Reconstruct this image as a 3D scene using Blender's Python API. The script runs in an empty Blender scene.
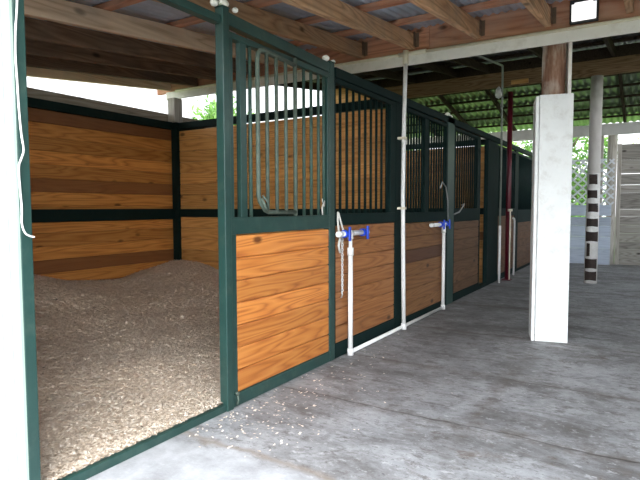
import bpy, bmesh, math, random
import numpy as np
from mathutils import Vector, Matrix
random.seed(7)
rng = np.random.default_rng(7)
S = bpy.context.scene
COL = S.collection

# ------------------------------------------------------------------ materials
def new_mat(name):
    m = bpy.data.materials.new(name); m.use_nodes = True
    nt = m.node_tree; nt.nodes.clear()
    out = nt.nodes.new('ShaderNodeOutputMaterial'); b = nt.nodes.new('ShaderNodeBsdfPrincipled')
    nt.links.new(b.outputs[0], out.inputs[0])
    return m, nt, b
def N(nt, kind, **kw):
    n = nt.nodes.new('ShaderNode' + kind)
    for k, v in kw.items():
        if k in n.inputs: n.inputs[k].default_value = v
        else: setattr(n, k, v)
    return n
def L(nt, a, b): nt.links.new(a, b)
def math_(nt, op, a, b=None, c=None, clamp=False):
    n = nt.nodes.new('ShaderNodeMath'); n.operation = op; n.use_clamp = clamp
    for i, v in enumerate((a, b, c)):
        if v is None: continue
        if isinstance(v, (int, float)): n.inputs[i].default_value = v
        else: nt.links.new(v, n.inputs[i])
    return n.outputs[0]
def mix_(nt, fac, a, b, mode='MIX'):
    n = nt.nodes.new('ShaderNodeMix'); n.data_type = 'RGBA'; n.blend_type = mode; n.clamp_factor = True
    for sock, v in ((n.inputs[0], fac), (n.inputs[6], a), (n.inputs[7], b)):
        if isinstance(v, (int, float)): sock.default_value = v
        elif isinstance(v, tuple): sock.default_value = (*v[:3], 1)
        else: nt.links.new(v, sock)
    return n.outputs[2]
def ramp_(nt, fac, stops):
    n = nt.nodes.new('ShaderNodeValToRGB')
    el = n.color_ramp.elements
    while len(el) < len(stops): el.new(0.5)
    for e, (p, c) in zip(el, stops):
        e.position = p; e.color = (*c, 1) if len(c) == 3 else c
    nt.links.new(fac, n.inputs[0])
    return n.outputs[0]
def coords(nt, scale=(1, 1, 1), src='Object', add=None):
    tc = nt.nodes.new('ShaderNodeTexCoord'); v = tc.outputs[src]
    if add is not None:
        a = nt.nodes.new('ShaderNodeVectorMath'); a.operation = 'ADD'
        nt.links.new(v, a.inputs[0]); nt.links.new(add, a.inputs[1]); v = a.outputs[0]
    mp = nt.nodes.new('ShaderNodeVectorMath'); mp.operation = 'MULTIPLY'
    nt.links.new(v, mp.inputs[0]); mp.inputs[1].default_value = scale
    return mp.outputs[0]
def bump_(nt, b, h, strength=.3, dist=.01):
    n = nt.nodes.new('ShaderNodeBump'); n.inputs['Strength'].default_value = strength; n.inputs['Distance'].default_value = dist
    nt.links.new(h, n.inputs['Height']); nt.links.new(n.outputs[0], b.inputs['Normal'])

def mat_plain(name, col, rough=.5, metal=0., var=.12, scale=6., bump=0., spec=.5, dirt=None, dirt_amt=.35):
    m, nt, b = new_mat(name)
    v = coords(nt)
    n1 = N(nt, 'TexNoise', Scale=scale, Detail=5.0, Roughness=.6); L(nt, v, n1.inputs['Vector'])
    lo = tuple(c * (1 - var) for c in col); hi = tuple(min(1, c * (1 + var)) for c in col)
    c = ramp_(nt, n1.outputs[0], [(.3, lo), (.7, hi)])
    if dirt:
        n2 = N(nt, 'TexNoise', Scale=scale * 2.3, Detail=8.0, Roughness=.7); L(nt, v, n2.inputs['Vector'])
        f = ramp_(nt, n2.outputs[0], [(.5, (0, 0, 0)), (.72, (dirt_amt,) * 3)])
        c = mix_(nt, f, c, dirt)
    L(nt, c, b.inputs['Base Color'])
    b.inputs['Roughness'].default_value = rough; b.inputs['Metallic'].default_value = metal
    b.inputs['Specular IOR Level'].default_value = spec
    if bump: bump_(nt, b, n1.outputs[0], bump)
    return m

def mat_wood(name, axis, light, mid, dark, rough=.5, spec=.4, lines=11., knots=True, varamt=.35, odd=0., odd_col=None, weather=None):
    """planks or beams along the given axis; attribute rnd varies from board to board"""
    m, nt, b = new_mat(name)
    at = N(nt, 'Attribute', attribute_name='rnd')
    off = nt.nodes.new('ShaderNodeCombineXYZ')
    r = at.outputs['Fac']
    L(nt, math_(nt, 'MULTIPLY', r, 37.), off.inputs[0]); L(nt, math_(nt, 'MULTIPLY', r, 91.), off.inputs[1]); L(nt, math_(nt, 'MULTIPLY', r, 53.), off.inputs[2])
    sc = [15., 15., 15.]; sc[axis] = 1.25
    v = coords(nt, tuple(sc), add=off.outputs[0])
    n = N(nt, 'TexNoise', Scale=.55, Detail=1.5, Roughness=.4, Distortion=.25); L(nt, v, n.inputs['Vector'])
    rings = math_(nt, 'PINGPONG', math_(nt, 'MULTIPLY', n.outputs[0], lines * 2.), 1.)
    sf = [60., 60., 60.]; sf[axis] = 2.
    vf = coords(nt, tuple(sf), add=off.outputs[0])
    nf = N(nt, 'TexNoise', Scale=1., Detail=4.0, Roughness=.6); L(nt, vf, nf.inputs['Vector'])
    g = math_(nt, 'ADD', math_(nt, 'MULTIPLY', rings, .48), math_(nt, 'MULTIPLY', nf.outputs[0], .52))
    c = ramp_(nt, g, [(.18, light), (.58, mid), (.86, dark)])
    h = g
    if knots:
        sk = [5.2, 5.2, 5.2]; sk[axis] = 2.6
        vk = coords(nt, tuple(sk), add=off.outputs[0])
        vo = N(nt, 'TexVoronoi', Scale=1.0); L(nt, vk, vo.inputs['Vector'])
        kf = ramp_(nt, vo.outputs['Distance'], [(.07, (1, 1, 1)), (.16, (0, 0, 0))])
        se = N(nt, 'SeparateColor'); L(nt, vo.outputs['Color'], se.inputs[0])
        gt = math_(nt, 'GREATER_THAN', se.outputs[0], .25)
        kk = math_(nt, 'MULTIPLY', kf, gt)
        c = mix_(nt, math_(nt, 'MULTIPLY', kk, .85), c, tuple(x * .22 for x in dark))
    # board to board tone
    wn = N(nt, 'TexWhiteNoise', noise_dimensions='1D'); L(nt, math_(nt, 'MULTIPLY', r, 977.), wn.inputs['W'])
    tone = math_(nt, 'ADD', math_(nt, 'MULTIPLY', wn.outputs[0], varamt * 2), 1 - varamt)
    hsv = N(nt, 'HueSaturation'); L(nt, c, hsv.inputs['Color']); L(nt, tone, hsv.inputs['Value'])
    c = hsv.outputs[0]
    if odd_col:
        wn2 = N(nt, 'TexWhiteNoise', noise_dimensions='1D'); L(nt, math_(nt, 'ADD', math_(nt, 'MULTIPLY', r, 613.), 3.1), wn2.inputs['W'])
        c = mix_(nt, math_(nt, 'MULTIPLY', math_(nt, 'LESS_THAN', wn2.outputs[0], odd), .8), c, odd_col)
    if weather:
        nw = N(nt, 'TexNoise', Scale=2.2, Detail=6.0, Roughness=.65); L(nt, coords(nt, add=off.outputs[0]), nw.inputs['Vector'])
        c = mix_(nt, ramp_(nt, nw.outputs[0], [(.42, (0, 0, 0)), (.7, (.75,) * 3)]), c, weather)
    L(nt, c, b.inputs['Base Color'])
    b.inputs['Roughness'].default_value = rough; b.inputs['Specular IOR Level'].default_value = spec
    bump_(nt, b, h, .12, .004)
    return m

M = {}
PINE = ((.70, .285, .07), (.58, .20, .043), (.34, .088, .019))
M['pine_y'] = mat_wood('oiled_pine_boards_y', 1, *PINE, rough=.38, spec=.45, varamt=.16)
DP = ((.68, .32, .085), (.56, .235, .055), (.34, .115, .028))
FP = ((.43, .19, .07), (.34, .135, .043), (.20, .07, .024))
M['fpine_y'] = mat_wood('dimmed_front_boards_y', 1, *FP, rough=.5, varamt=.10, odd=.0, odd_col=(.11, .05, .03))  # second panel: light falling off along the aisle is put into the colour
M['mpine_y'] = mat_wood('dimmed_brown_front_boards_y', 1, (.30, .15, .062), (.24, .11, .042), (.14, .055, .022), rough=.55, varamt=.10, odd=.12, odd_col=(.08, .035, .022))  # third panel: brown wood, with the weaker light painted into its tone
M['gpine_y'] = mat_wood('far_dimmed_front_boards_y', 1, (.19, .105, .055), (.15, .078, .038), (.085, .042, .022), rough=.6, varamt=.14)  # farthest panels: dim light deep in the aisle painted into the wood
XP = ((.72, .39, .13), (.62, .31, .09), (.40, .165, .045))
M['dpine_y'] = mat_wood('stall_pine_boards_y', 1, *DP, rough=.5, varamt=.25, odd=.16, odd_col=(.17, .065, .028))
M['dpine_x'] = mat_wood('stall_pine_boards_x', 0, *XP, rough=.5, varamt=.18, odd=.06, odd_col=(.17, .065, .028))
RF = ((.70, .44, .26), (.56, .325, .18), (.32, .165, .085))
M['raft_y'] = mat_wood('rough_rafter_timber_y', 1, *RF, rough=.8, spec=.2, varamt=.22, weather=(.33, .25, .18))
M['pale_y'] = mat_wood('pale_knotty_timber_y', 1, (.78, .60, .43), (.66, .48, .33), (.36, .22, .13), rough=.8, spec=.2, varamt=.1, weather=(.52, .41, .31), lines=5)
M['dim_y'] = mat_wood('dimmed_timber_y', 1, (.26, .17, .11), (.19, .12, .075), (.10, .06, .04), rough=.85, spec=.15, varamt=.15, weather=(.12, .09, .07))  # shade among the rafters put into the timber colour; also on the added wall
M['raft_x'] = mat_wood('rough_rafter_timber_x', 0, *RF, rough=.8, spec=.2, varamt=.2, weather=(.33, .25, .18))
M['head_x'] = mat_wood('reddish_header_timber', 0, (.68, .35, .22), (.55, .25, .15), (.32, .13, .075), rough=.75, spec=.2, varamt=.15, weather=(.45, .32, .26), lines=5)
M['old_x'] = mat_wood('old_brown_beam', 0, (.38, .255, .16), (.29, .18, .105), (.16, .095, .055), rough=.85, spec=.15, varamt=.15)
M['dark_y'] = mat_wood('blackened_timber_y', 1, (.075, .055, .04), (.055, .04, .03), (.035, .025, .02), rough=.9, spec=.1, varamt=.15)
M['grey_y'] = mat_wood('weathered_grey_board_y', 1, (.46, .41, .34), (.36, .31, .25), (.2, .16, .12), rough=.85, spec=.15, varamt=.2)
M['grey_x'] = mat_wood('weathered_grey_board_x', 0, (.42, .40, .36), (.33, .31, .28), (.2, .18, .16), rough=.85, spec=.15, varamt=.22)
M['grey_z'] = mat_wood('weathered_grey_post_z', 2, (.55, .52, .47), (.45, .42, .37), (.28, .25, .21), rough=.85, spec=.15, varamt=.1, knots=False)
M['blue_x'] = mat_wood('faded_blue_boards', 0, (.55, .62, .72), (.50, .57, .68), (.40, .46, .56), rough=.7, spec=.2, varamt=.12, knots=False)
M['block_x'] = mat_wood('fresh_wood_block', 0, (.75, .42, .16), (.65, .34, .12), (.45, .2, .07), varamt=.05, knots=False)
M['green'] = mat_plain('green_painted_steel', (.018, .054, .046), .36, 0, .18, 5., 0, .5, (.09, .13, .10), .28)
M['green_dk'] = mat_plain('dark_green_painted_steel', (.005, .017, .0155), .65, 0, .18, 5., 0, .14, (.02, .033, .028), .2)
M['dusty'] = mat_plain('dusty_green_pipe', (.085, .115, .09), .6, 0, .2, 14., 0, .3, (.20, .19, .15), .5)
M['bar'] = mat_plain('dusty_dark_green_bar', (.05, .10, .08), .5, 0, .2, 14., 0, .4, (.2, .2, .16), .45)
M['white'] = mat_plain('white_painted_boards', (.78, .80, .79), .55, 0, .05, 5., .05, .4, (.50, .48, .44), .45)
M['whitebeam'] = mat_plain('old_white_paint_beam', (.88, .85, .80), .55, 0, .05, 3., .05, .4, (.5, .45, .38), .4)
M['greywhite'] = mat_plain('greyed_white_paint_beam', (.60, .60, .57), .6, 0, .08, 2., .05, .3, (.42, .40, .36), .4)
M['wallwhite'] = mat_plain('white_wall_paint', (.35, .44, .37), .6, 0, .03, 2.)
M['pvc'] = mat_plain('white_pvc_pipe', (.84, .84, .82), .35, 0, .04, 8., 0, .5, (.5, .46, .38), .35)
M['pvcold'] = mat_plain('yellowed_pvc_pipe', (.80, .73, .58), .45, 0, .05, 8., 0, .4, (.5, .44, .33), .3)
M['blue'] = mat_plain('blue_valve_plastic', (.02, .07, .55), .35)
M['cord'] = mat_plain('white_cord_sheath', (.85, .80, .78), .5)
M['foam'] = mat_plain('white_foam', (.90, .88, .80), .8, 0, .06, 30., .1)
M['steel'] = mat_plain('galvanised_steel', (.45, .46, .46), .45, .7, .15, 20.)
M['rust'] = mat_plain('rusty_strap', (.20, .13, .09), .7, .3, .2, 20.)
M['conduit'] = mat_plain('grey_green_conduit', (.28, .31, .27), .5, .2, .15, 10.)
M['chain'] = mat_plain('bright_chain', (.68, .68, .66), .4, .3, .1, 20.)
M['rope'] = mat_plain('pale_rope', (.62, .60, .55), .8)
M['red'] = mat_plain('dark_red_painted_steel', (.10, .008, .018), .4, 0, .2, 6.)
M['lampglass'] = mat_plain('white_lamp_lens', (.93, .93, .92), .25)
_b = [n for n in M['lampglass'].node_tree.nodes if n.type == 'BSDF_PRINCIPLED'][0]; _b.inputs['Emission Color'].default_value = (1, 1, 1, 1); _b.inputs['Emission Strength'].default_value = .45
M['lampblack'] = mat_plain('black_lamp_housing', (.02, .02, .02), .4)
M['brown'] = mat_plain('dark_brown_wrap', (.035, .022, .018), .8, 0, .4, 20., .2)
M['lattice'] = mat_plain('white_lattice', (.74, .77, .82), .6, 0, .06, 4.)
M['bark'] = mat_plain('tree_bark', (.13, .10, .07), .9, 0, .3, 8., .4)

def mat_log():
    m, nt, b = new_mat('weathered_log')
    v = coords(nt, (9, 9, 1.2))
    n = N(nt, 'TexNoise', Scale=1.6, Detail=6., Roughness=.65); L(nt, v, n.inputs['Vector'])
    v2 = coords(nt, (1, 1, .5)); n2 = N(nt, 'TexNoise', Scale=6., Detail=4.); L(nt, v2, n2.inputs['Vector'])
    c = ramp_(nt, n.outputs[0], [(.32, (.11, .05, .03)), (.52, (.27, .15, .10)), (.68, (.48, .38, .30))])
    c = mix_(nt, ramp_(nt, n2.outputs[0], [(.46, (0, 0, 0)), (.62, (.75,) * 3)]), c, (.60, .54, .47))
    L(nt, c, b.inputs['Base Color']); b.inputs['Roughness'].default_value = .85; b.inputs['Specular IOR Level'].default_value = .2
    bump_(nt, b, n.outputs[0], .5, .02)
    return m
M['log'] = mat_log()
def mat_pole():
    m, nt, b = new_mat('white_rubbed_pole')
    n = N(nt, 'TexNoise', Scale=3., Detail=6., Roughness=.6); L(nt, coords(nt, (1, 1, .4)), n.inputs['Vector'])
    c = ramp_(nt, n.outputs[0], [(.35, (.47, .44, .41)), (.65, (.62, .60, .57))])
    L(nt, c, b.inputs['Base Color']); b.inputs['Roughness'].default_value = .75
    bump_(nt, b, n.outputs[0], .2)
    return m
M['pole'] = mat_pole()
M['bandwhite'] = mat_plain('white_tape', (.80, .79, .77), .7, 0, .08, 12., .1, .3, (.5, .45, .4), .4)
def mat_sheet(name, col, rust=(.28, .22, .18), metal=.55, rough=.45, amt=.5, trans=None):
    m, nt, b = new_mat(name)
    n = N(nt, 'TexNoise', Scale=2.2, Detail=7., Roughness=.65); L(nt, coords(nt), n.inputs['Vector'])
    n2 = N(nt, 'TexNoise', Scale=9., Detail=5., Roughness=.6); L(nt, coords(nt, (1, .25, 1)), n2.inputs['Vector'])
    c = ramp_(nt, n.outputs[0], [(.3, tuple(x * .72 for x in col)), (.7, tuple(min(1, x * 1.2) for x in col))])
    c = mix_(nt, ramp_(nt, n2.outputs[0], [(.52, (0, 0, 0)), (.75, (amt,) * 3)]), c, rust)
    L(nt, c, b.inputs['Base Color']); b.inputs['Metallic'].default_value = metal; b.inputs['Roughness'].default_value = rough
    return m
M['sheet'] = mat_sheet('galvanised_roof_sheet', (.46, .52, .62), (.24, .20, .18), .25, .4, .35)
M['sheetgreen'] = mat_sheet('green_light_tinted_sheet', (.19, .25, .17), (.10, .12, .08), .35, .35, .4)  # green light from the foliage put into the sheet colour
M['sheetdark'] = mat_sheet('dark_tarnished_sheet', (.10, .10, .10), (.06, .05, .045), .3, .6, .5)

def mat_floor():
    m, nt, b = new_mat('worn_concrete_floor')
    pos = N(nt, 'TexCoord'); v = pos.outputs['Object']
    sep = N(nt, 'SeparateXYZ'); L(nt, v, sep.inputs[0])
    X, Y = sep.outputs[0], sep.outputs[1]
    def noise(scale, detail=6., rough=.65, sc=(1, 1, 1), dist=0., off=0.):
        n = N(nt, 'TexNoise', Scale=scale, Detail=detail, Roughness=rough, Distortion=dist)
        a = nt.nodes.new('ShaderNodeVectorMath'); a.operation = 'ADD'; a.inputs[1].default_value = (off, off * .7, 0)
        L(nt, coords(nt, sc), a.inputs[0]); L(nt, a.outputs[0], n.inputs['Vector']); return n.outputs[0]
    big = noise(.8, 4.); mid = noise(3.0, 9., .72); fine = noise(13., 7., .75, (.8, 1.3, 1)); grit = noise(26., 6., .8, (.8, 1.4, 1))
    c = ramp_(nt, mid, [(.30, (.17, .165, .162)), (.5, (.31, .305, .305)), (.70, (.46, .455, .46))])
    c = mix_(nt, ramp_(nt, big, [(.42, (0, 0, 0)), (.66, (.45,) * 3)]), c, (.52, .52, .54))
    # dark soiling in ragged drifts, running mostly across the aisle
    drift = noise(1.15, 9., .72, (.7, 1.5, 1), .5, 3.1)
    c = mix_(nt, ramp_(nt, drift, [(.5, (0, 0, 0)), (.64, (.85,) * 3)]), c, (.10, .09, .083))
    rag = noise(7., 9., .8, (.8, 1.5, 1), .3, 7.7)
    c = mix_(nt, ramp_(nt, rag, [(.53, (0, 0, 0)), (.61, (.75,) * 3)]), c, (.115, .10, .09))
    brn = math_(nt, 'MULTIPLY', ramp_(nt, noise(5., 9., .8, (1, 1.4, 1), .2, 12.), [(.53, (0, 0, 0)), (.64, (1, 1, 1))]), ramp_(nt, noise(.9, 3., .5, (1, 1, 1), 0., 5.), [(.45, (0, 0, 0)), (.6, (.75,) * 3)]))
    c = mix_(nt, brn, c, (.14, .10, .075))
    c = mix_(nt, ramp_(nt, fine, [(.50, (0, 0, 0)), (.64, (.6,) * 3)]), c, (.15, .14, .135))
    c = mix_(nt, ramp_(nt, grit, [(.57, (0, 0, 0)), (.63, (.75,) * 3)]), c, (.08, .075, .07))
    c = mix_(nt, ramp_(nt, noise(17., 6., .75, (.8, 1.3, 1), 0., 21.), [(.56, (0, 0, 0)), (.66, (.6,) * 3)]), c, (.62, .61, .61))
    # darker in mottled patches beside the stall fronts further in
    near = math_(nt, 'SUBTRACT', 1., math_(nt, 'MULTIPLY', math_(nt, 'ABSOLUTE', math_(nt, 'ADD', X, 1.7)), .85), clamp=True)
    inn = math_(nt, 'MULTIPLY', math_(nt, 'ADD', Y, -2.3), .5, clamp=True)
    dd = math_(nt, 'MULTIPLY', math_(nt, 'MULTIPLY', near, inn), ramp_(nt, noise(3.5, 8., .75, (1, 1, 1), 0., 17.), [(.35, (.2,) * 3), (.62, (1, 1, 1))]))
    c = mix_(nt, math_(nt, 'MULTIPLY', dd, .75), c, (.085, .08, .078))
    # joints between the pours: a thin broken crack and dirt caught along it
    wv = math_(nt, 'MULTIPLY', math_(nt, 'SUBTRACT', noise(2.4, 6., .6), .5), .14)
    yy = math_(nt, 'ADD', Y, wv); crack = None; halo = None
    for y0, w in ((2.967, .013), (3.943, .013), (5.25, .012), (6.8, .012), (8.6, .014)):
        d = math_(nt, 'ABSOLUTE', math_(nt, 'SUBTRACT', yy, y0))
        f = math_(nt, 'SUBTRACT', 1., math_(nt, 'DIVIDE', d, w), clamp=True); g = math_(nt, 'SUBTRACT', 1., math_(nt, 'DIVIDE', d, w * 8), clamp=True)
        crack = f if crack is None else math_(nt, 'MAXIMUM', crack, f); halo = g if halo is None else math_(nt, 'MAXIMUM', halo, g)
    xd = math_(nt, 'ABSOLUTE', math_(nt, 'ADD', math_(nt, 'ADD', X, wv), .84))
    xg = math_(nt, 'MULTIPLY', math_(nt, 'SUBTRACT', 1., math_(nt, 'DIVIDE', xd, .10), clamp=True), math_(nt, 'MULTIPLY', math_(nt, 'SUBTRACT', 5.1, Y), .8, clamp=True))
    halo = math_(nt, 'MAXIMUM', halo, math_(nt, 'MULTIPLY', xg, math_(nt, 'MULTIPLY', math_(nt, 'ADD', Y, -2.5), 2., clamp=True)))
    c = mix_(nt, math_(nt, 'MULTIPLY', halo, ramp_(nt, noise(6., 8., .8, (1, 1, 1), 0., 31.), [(.42, (.05,) * 3), (.60, (.8,) * 3)])), c, (.13, .105, .088))
    c = mix_(nt, math_(nt, 'MULTIPLY', crack, ramp_(nt, noise(2.1, 4.), [(.35, (.2,) * 3), (.6, (.9,) * 3)])), c, (.08, .07, .062))
    # the pale smooth apron along the open side, ending in a ragged brownish edge
    yw = math_(nt, 'ADD', math_(nt, 'ADD', Y, math_(nt, 'MULTIPLY', math_(nt, 'SUBTRACT', noise(1.7, 5., .6), .5), .35)), math_(nt, 'MULTIPLY', math_(nt, 'ADD', X, 1.3), .10, clamp=True))
    ap = ramp_(nt, math_(nt, 'SUBTRACT', 2.06, yw), [(.0, (0, 0, 0)), (.10, (.8,) * 3)])
    c = mix_(nt, ap, c, mix_(nt, ramp_(nt, noise(4., 8., .7, (1, 1, 1), 0., 9.), [(.35, (0, 0, 0)), (.65, (1, 1, 1))]), (.30, .295, .30), (.54, .54, .55)))
    ed = math_(nt, 'SUBTRACT', 1., math_(nt, 'DIVIDE', math_(nt, 'ABSOLUTE', math_(nt, 'SUBTRACT', yw, 2.05)), .04), clamp=True)
    c = mix_(nt, math_(nt, 'MULTIPLY', ed, .6), c, (.26, .20, .15))
    L(nt, c, b.inputs['Base Color'])
    b.inputs['Roughness'].default_value = .62; b.inputs['Specular IOR Level'].default_value = .35
    h = math_(nt, 'ADD', math_(nt, 'MULTIPLY', fine, .5), math_(nt, 'SUBTRACT', math_(nt, 'MULTIPLY', mid, .6), crack))
    bump_(nt, b, h, .3, .012)
    return m
M['floor'] = mat_floor()
def mat_shav():
    m, nt, b = new_mat('wood_shavings')
    at = N(nt, 'Attribute', attribute_name='rnd')
    n = N(nt, 'TexNoise', Scale=1.8, Detail=7., Roughness=.7); L(nt, coords(nt), n.inputs['Vector'])
    n2 = N(nt, 'TexNoise', Scale=70., Detail=4., Roughness=.7); L(nt, coords(nt), n2.inputs['Vector'])
    t = math_(nt, 'ADD', math_(nt, 'MULTIPLY', at.outputs['Fac'], .55), math_(nt, 'MULTIPLY', n2.outputs[0], .45))
    c = ramp_(nt, t, [(.10, (.36, .27, .19)), (.34, (.70, .565, .43)), (.62, (.87, .74, .60)), (.9, (.96, .88, .77))])
    c = mix_(nt, ramp_(nt, n.outputs[0], [(.48, (0, 0, 0)), (.78, (.3,) * 3)]), c, (.38, .29, .21))
    n3 = N(nt, 'TexNoise', Scale=17., Detail=3., Roughness=.6); L(nt, coords(nt, (1, .6, 1)), n3.inputs['Vector'])
    c = mix_(nt, ramp_(nt, n3.outputs[0], [(.70, (0, 0, 0)), (.75, (.85,) * 3)]), c, (.06, .045, .035))
    L(nt, c, b.inputs['Base Color']); b.inputs['Roughness'].default_value = .85; b.inputs['Specular IOR Level'].default_value = .2
    bump_(nt, b, n2.outputs[0], .6, .02)
    return m
M['shav'] = mat_shav()
def mat_leaf(name, a, bcol):
    m, nt, b = new_mat(name)
    at = N(nt, 'Attribute', attribute_name='rnd')
    c = ramp_(nt, at.outputs['Fac'], [(0, a), (1, bcol)])
    L(nt, c, b.inputs['Base Color']); b.inputs['Roughness'].default_value = .5
    tr = N(nt, 'BsdfTranslucent'); L(nt, c, tr.inputs[0])
    mx = N(nt, 'MixShader'); mx.inputs[0].default_value = .45
    L(nt, b.outputs[0], mx.inputs[1]); L(nt, tr.outputs[0], mx.inputs[2])
    out = [n for n in nt.nodes if n.type == 'OUTPUT_MATERIAL'][0]
    L(nt, mx.outputs[0], out.inputs[0])
    return m
M['leaf'] = mat_leaf('green_leaves', (.06, .17, .03), (.26, .46, .10))
M['leaf2'] = mat_leaf('yellow_green_leaves', (.12, .26, .04), (.42, .56, .16))
def mat_ground():
    m, nt, b = new_mat('sandy_grass_ground')
    n = N(nt, 'TexNoise', Scale=.5, Detail=8., Roughness=.65); L(nt, coords(nt), n.inputs['Vector'])
    c = ramp_(nt, n.outputs[0], [(.35, (.10, .15, .045)), (.55, (.16, .20, .075)), (.7, (.26, .25, .15))])
    L(nt, c, b.inputs['Base Color']); b.inputs['Roughness'].default_value = .9
    return m
M['ground'] = mat_ground()
M['lawn'] = mat_plain('bright_lawn', (.24, .38, .09), .9, 0, .2, 1.5)

# ------------------------------------------------------------------ mesh helpers
class MB:
    """collects boxes, tubes and strips in world space, then links them as ONE mesh object"""
    def __init__(s): s.v = []; s.f = []; s.r = []; s.smooth = []
    def add(s, vs, fs, rnd=None, smooth=False):
        o = len(s.v); s.v += [tuple(p) for p in vs]
        rnd = random.random() if rnd is None else rnd
        for f in fs: s.f.append(tuple(i + o for i in f)); s.r.append(rnd); s.smooth.append(smooth)
    def hexa(s, p, rnd=None, bev=0.):
        """8 corners: bottom ring 0-3, top ring 4-7"""
        F = [(0, 3, 2, 1), (4, 5, 6, 7), (0, 1, 5, 4), (1, 2, 6, 5), (2, 3, 7, 6), (3, 0, 4, 7)]
        if bev <= 0: s.add(p, F, rnd); return
        bm = bmesh.new(); vs = [bm.verts.new(q) for q in p]
        for f in F: bm.faces.new([vs[i] for i in f])
        bmesh.ops.bevel(bm, geom=list(bm.edges), offset=bev, segments=2, affect='EDGES', profile=.5)
        bm.verts.index_update()
        s.add([v.co[:] for v in bm.verts], [[v.index for v in f.verts] for f in bm.faces], rnd); bm.free()
    def box(s, x0, x1, y0, y1, z0, z1, rnd=None, bev=.003):
        s.hexa([(x0, y0, z0), (x1, y0, z0), (x1, y1, z0), (x0, y1, z0), (x0, y0, z1), (x1, y0, z1), (x1, y1, z1), (x0, y1, z1)], rnd, bev)
    def beam(s, a, b, w, h, rnd=None, bev=.004, up=(0, 0, 1)):
        """rectangular bar from a to b (centre line), w sideways, h along up"""
        a = Vector(a); b = Vector(b); d = (b - a).normalized(); u = Vector(up)
        side = d.cross(u).normalized(); u2 = side.cross(d).normalized()
        q = []
        for z in (-h / 2, h / 2):
            for e, sgn in ((a, -1), (a, 1), (b, 1), (b, -1)): q.append(e + side * sgn * w / 2 + u2 * z)
        s.hexa(q, rnd, bev)
    def tube(s, pts, r, n=12, rnd=None, caps=True):
        pts = [Vector(p) for p in pts]; rs = r if isinstance(r, (list, tuple)) else [r] * len(pts)
        rings = []; prev = None
        for i, p in enumerate(pts):
            t = (pts[min(i + 1, len(pts) - 1)] - pts[max(i - 1, 0)]).normalized()
            if prev is None:
                x = t.cross(Vector((0, 0, 1)));  x = x if x.length > 1e-3 else Vector((1, 0, 0))
            else: x = prev - t * prev.dot(t)
            x.normalize(); y = t.cross(x); prev = x
            rings.append([p + (x * math.cos(2 * math.pi * k / n) + y * math.sin(2 * math.pi * k / n)) * rs[i] for k in range(n)])
        vs = [q for ring in rings for q in ring]; fs = []
        for i in range(len(rings) - 1):
            for k in range(n): fs.append((i * n + k, i * n + (k + 1) % n, (i + 1) * n + (k + 1) % n, (i + 1) * n + k))
        s.add(vs, fs, rnd, True)
        if caps:
            s.add(rings[0], [tuple(range(n))[::-1]], rnd); s.add(rings[-1], [tuple(range(n))], rnd)
    def ball(s, c, r, sq=(1, 1, 1), n=10, rnd=None, lump=0.):
        vs = []; fs = []
        for i in range(n + 1):
            th = math.pi * i / n
            for k in range(2 * n):
                ph = math.pi * k / n
                rr = r * (1 + lump * math.sin(3 * th + 1.3) * math.cos(2 * ph + .7))
                vs.append((c[0] + rr * sq[0] * math.sin(th) * math.cos(ph), c[1] + rr * sq[1] * math.sin(th) * math.sin(ph), c[2] + rr * sq[2] * math.cos(th)))
        for i in range(n):
            for k in range(2 * n):
                fs.append((i * 2 * n + k, (i + 1) * 2 * n + k, (i + 1) * 2 * n + (k + 1) % (2 * n), i * 2 * n + (k + 1) % (2 * n)))
        s.add(vs, fs, rnd, True)
    def build(s, name, mat, parent=None, origin=None):
        if origin is None:
            if parent is not None: origin = wloc(parent)
            else:
                a = np.array(s.v); lo = a.min(0); hi = a.max(0)
                origin = Vector(((lo[0] + hi[0]) / 2, (lo[1] + hi[1]) / 2, lo[2]))
        origin = Vector(origin)
        me = bpy.data.meshes.new(name)
        me.from_pydata([(p[0] - origin.x, p[1] - origin.y, p[2] - origin.z) for p in s.v], [], s.f)
        at = me.attributes.new('rnd', 'FLOAT', 'FACE'); at.data.foreach_set('value', np.array(s.r, dtype=np.float32))
        me.polygons.foreach_set('use_smooth', np.array(s.smooth, dtype=bool))
        bm = bmesh.new(); bm.from_mesh(me); bmesh.ops.remove_doubles(bm, verts=bm.verts, dist=1e-6)
        bmesh.ops.recalc_face_normals(bm, faces=bm.faces); bm.to_mesh(me); bm.free()
        me.materials.append(mat); me.update()
        o = bpy.data.objects.new(name, me); COL.objects.link(o)
        if parent is not None:
            o.parent = parent; o.location = origin - wloc(parent)
        else: o.location = origin
        return o
def wloc(o):
    p = Vector(o.location)
    while o.parent is not None: o = o.parent; p += Vector(o.location)
    return p
def tag(o, label=None, cat=None, group=None, kind=None):
    if label: o['label'] = label
    if cat: o['category'] = cat
    if group: o['group'] = group
    if kind: o['kind'] = kind
    return o
def empty(name, loc, label, cat, group=None):
    o = bpy.data.objects.new(name, None); COL.objects.link(o); o.location = loc; o.empty_display_size = .1
    return tag(o, label, cat, group)
def struct(o, label, cat): return tag(o, label, cat, kind='structure')
ORD = ['first', 'second', 'third', 'fourth', 'fifth', 'sixth', 'seventh', 'eighth', 'ninth', 'tenth', 'eleventh', 'twelfth', 'thirteenth', 'fourteenth', 'fifteenth', 'sixteenth', 'seventeenth', 'eighteenth', 'nineteenth', 'twentieth']

YF = 5.12            # line of the first header
FX = -2.172         # aisle face of the stall fronts
BX = -5.34          # back wall of the stalls
def boards_y(mb, x0, x1, y0, y1, z0, z1, h=.142, gap=.003):
    z = z0
    while z < z1 - .01:
        zz = min(z + h, z1); mb.box(x0, x1, y0, y1, z, zz - gap, None, min(.009, (zz - z) * .3)); z += h
boards_x = boards_y

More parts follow.
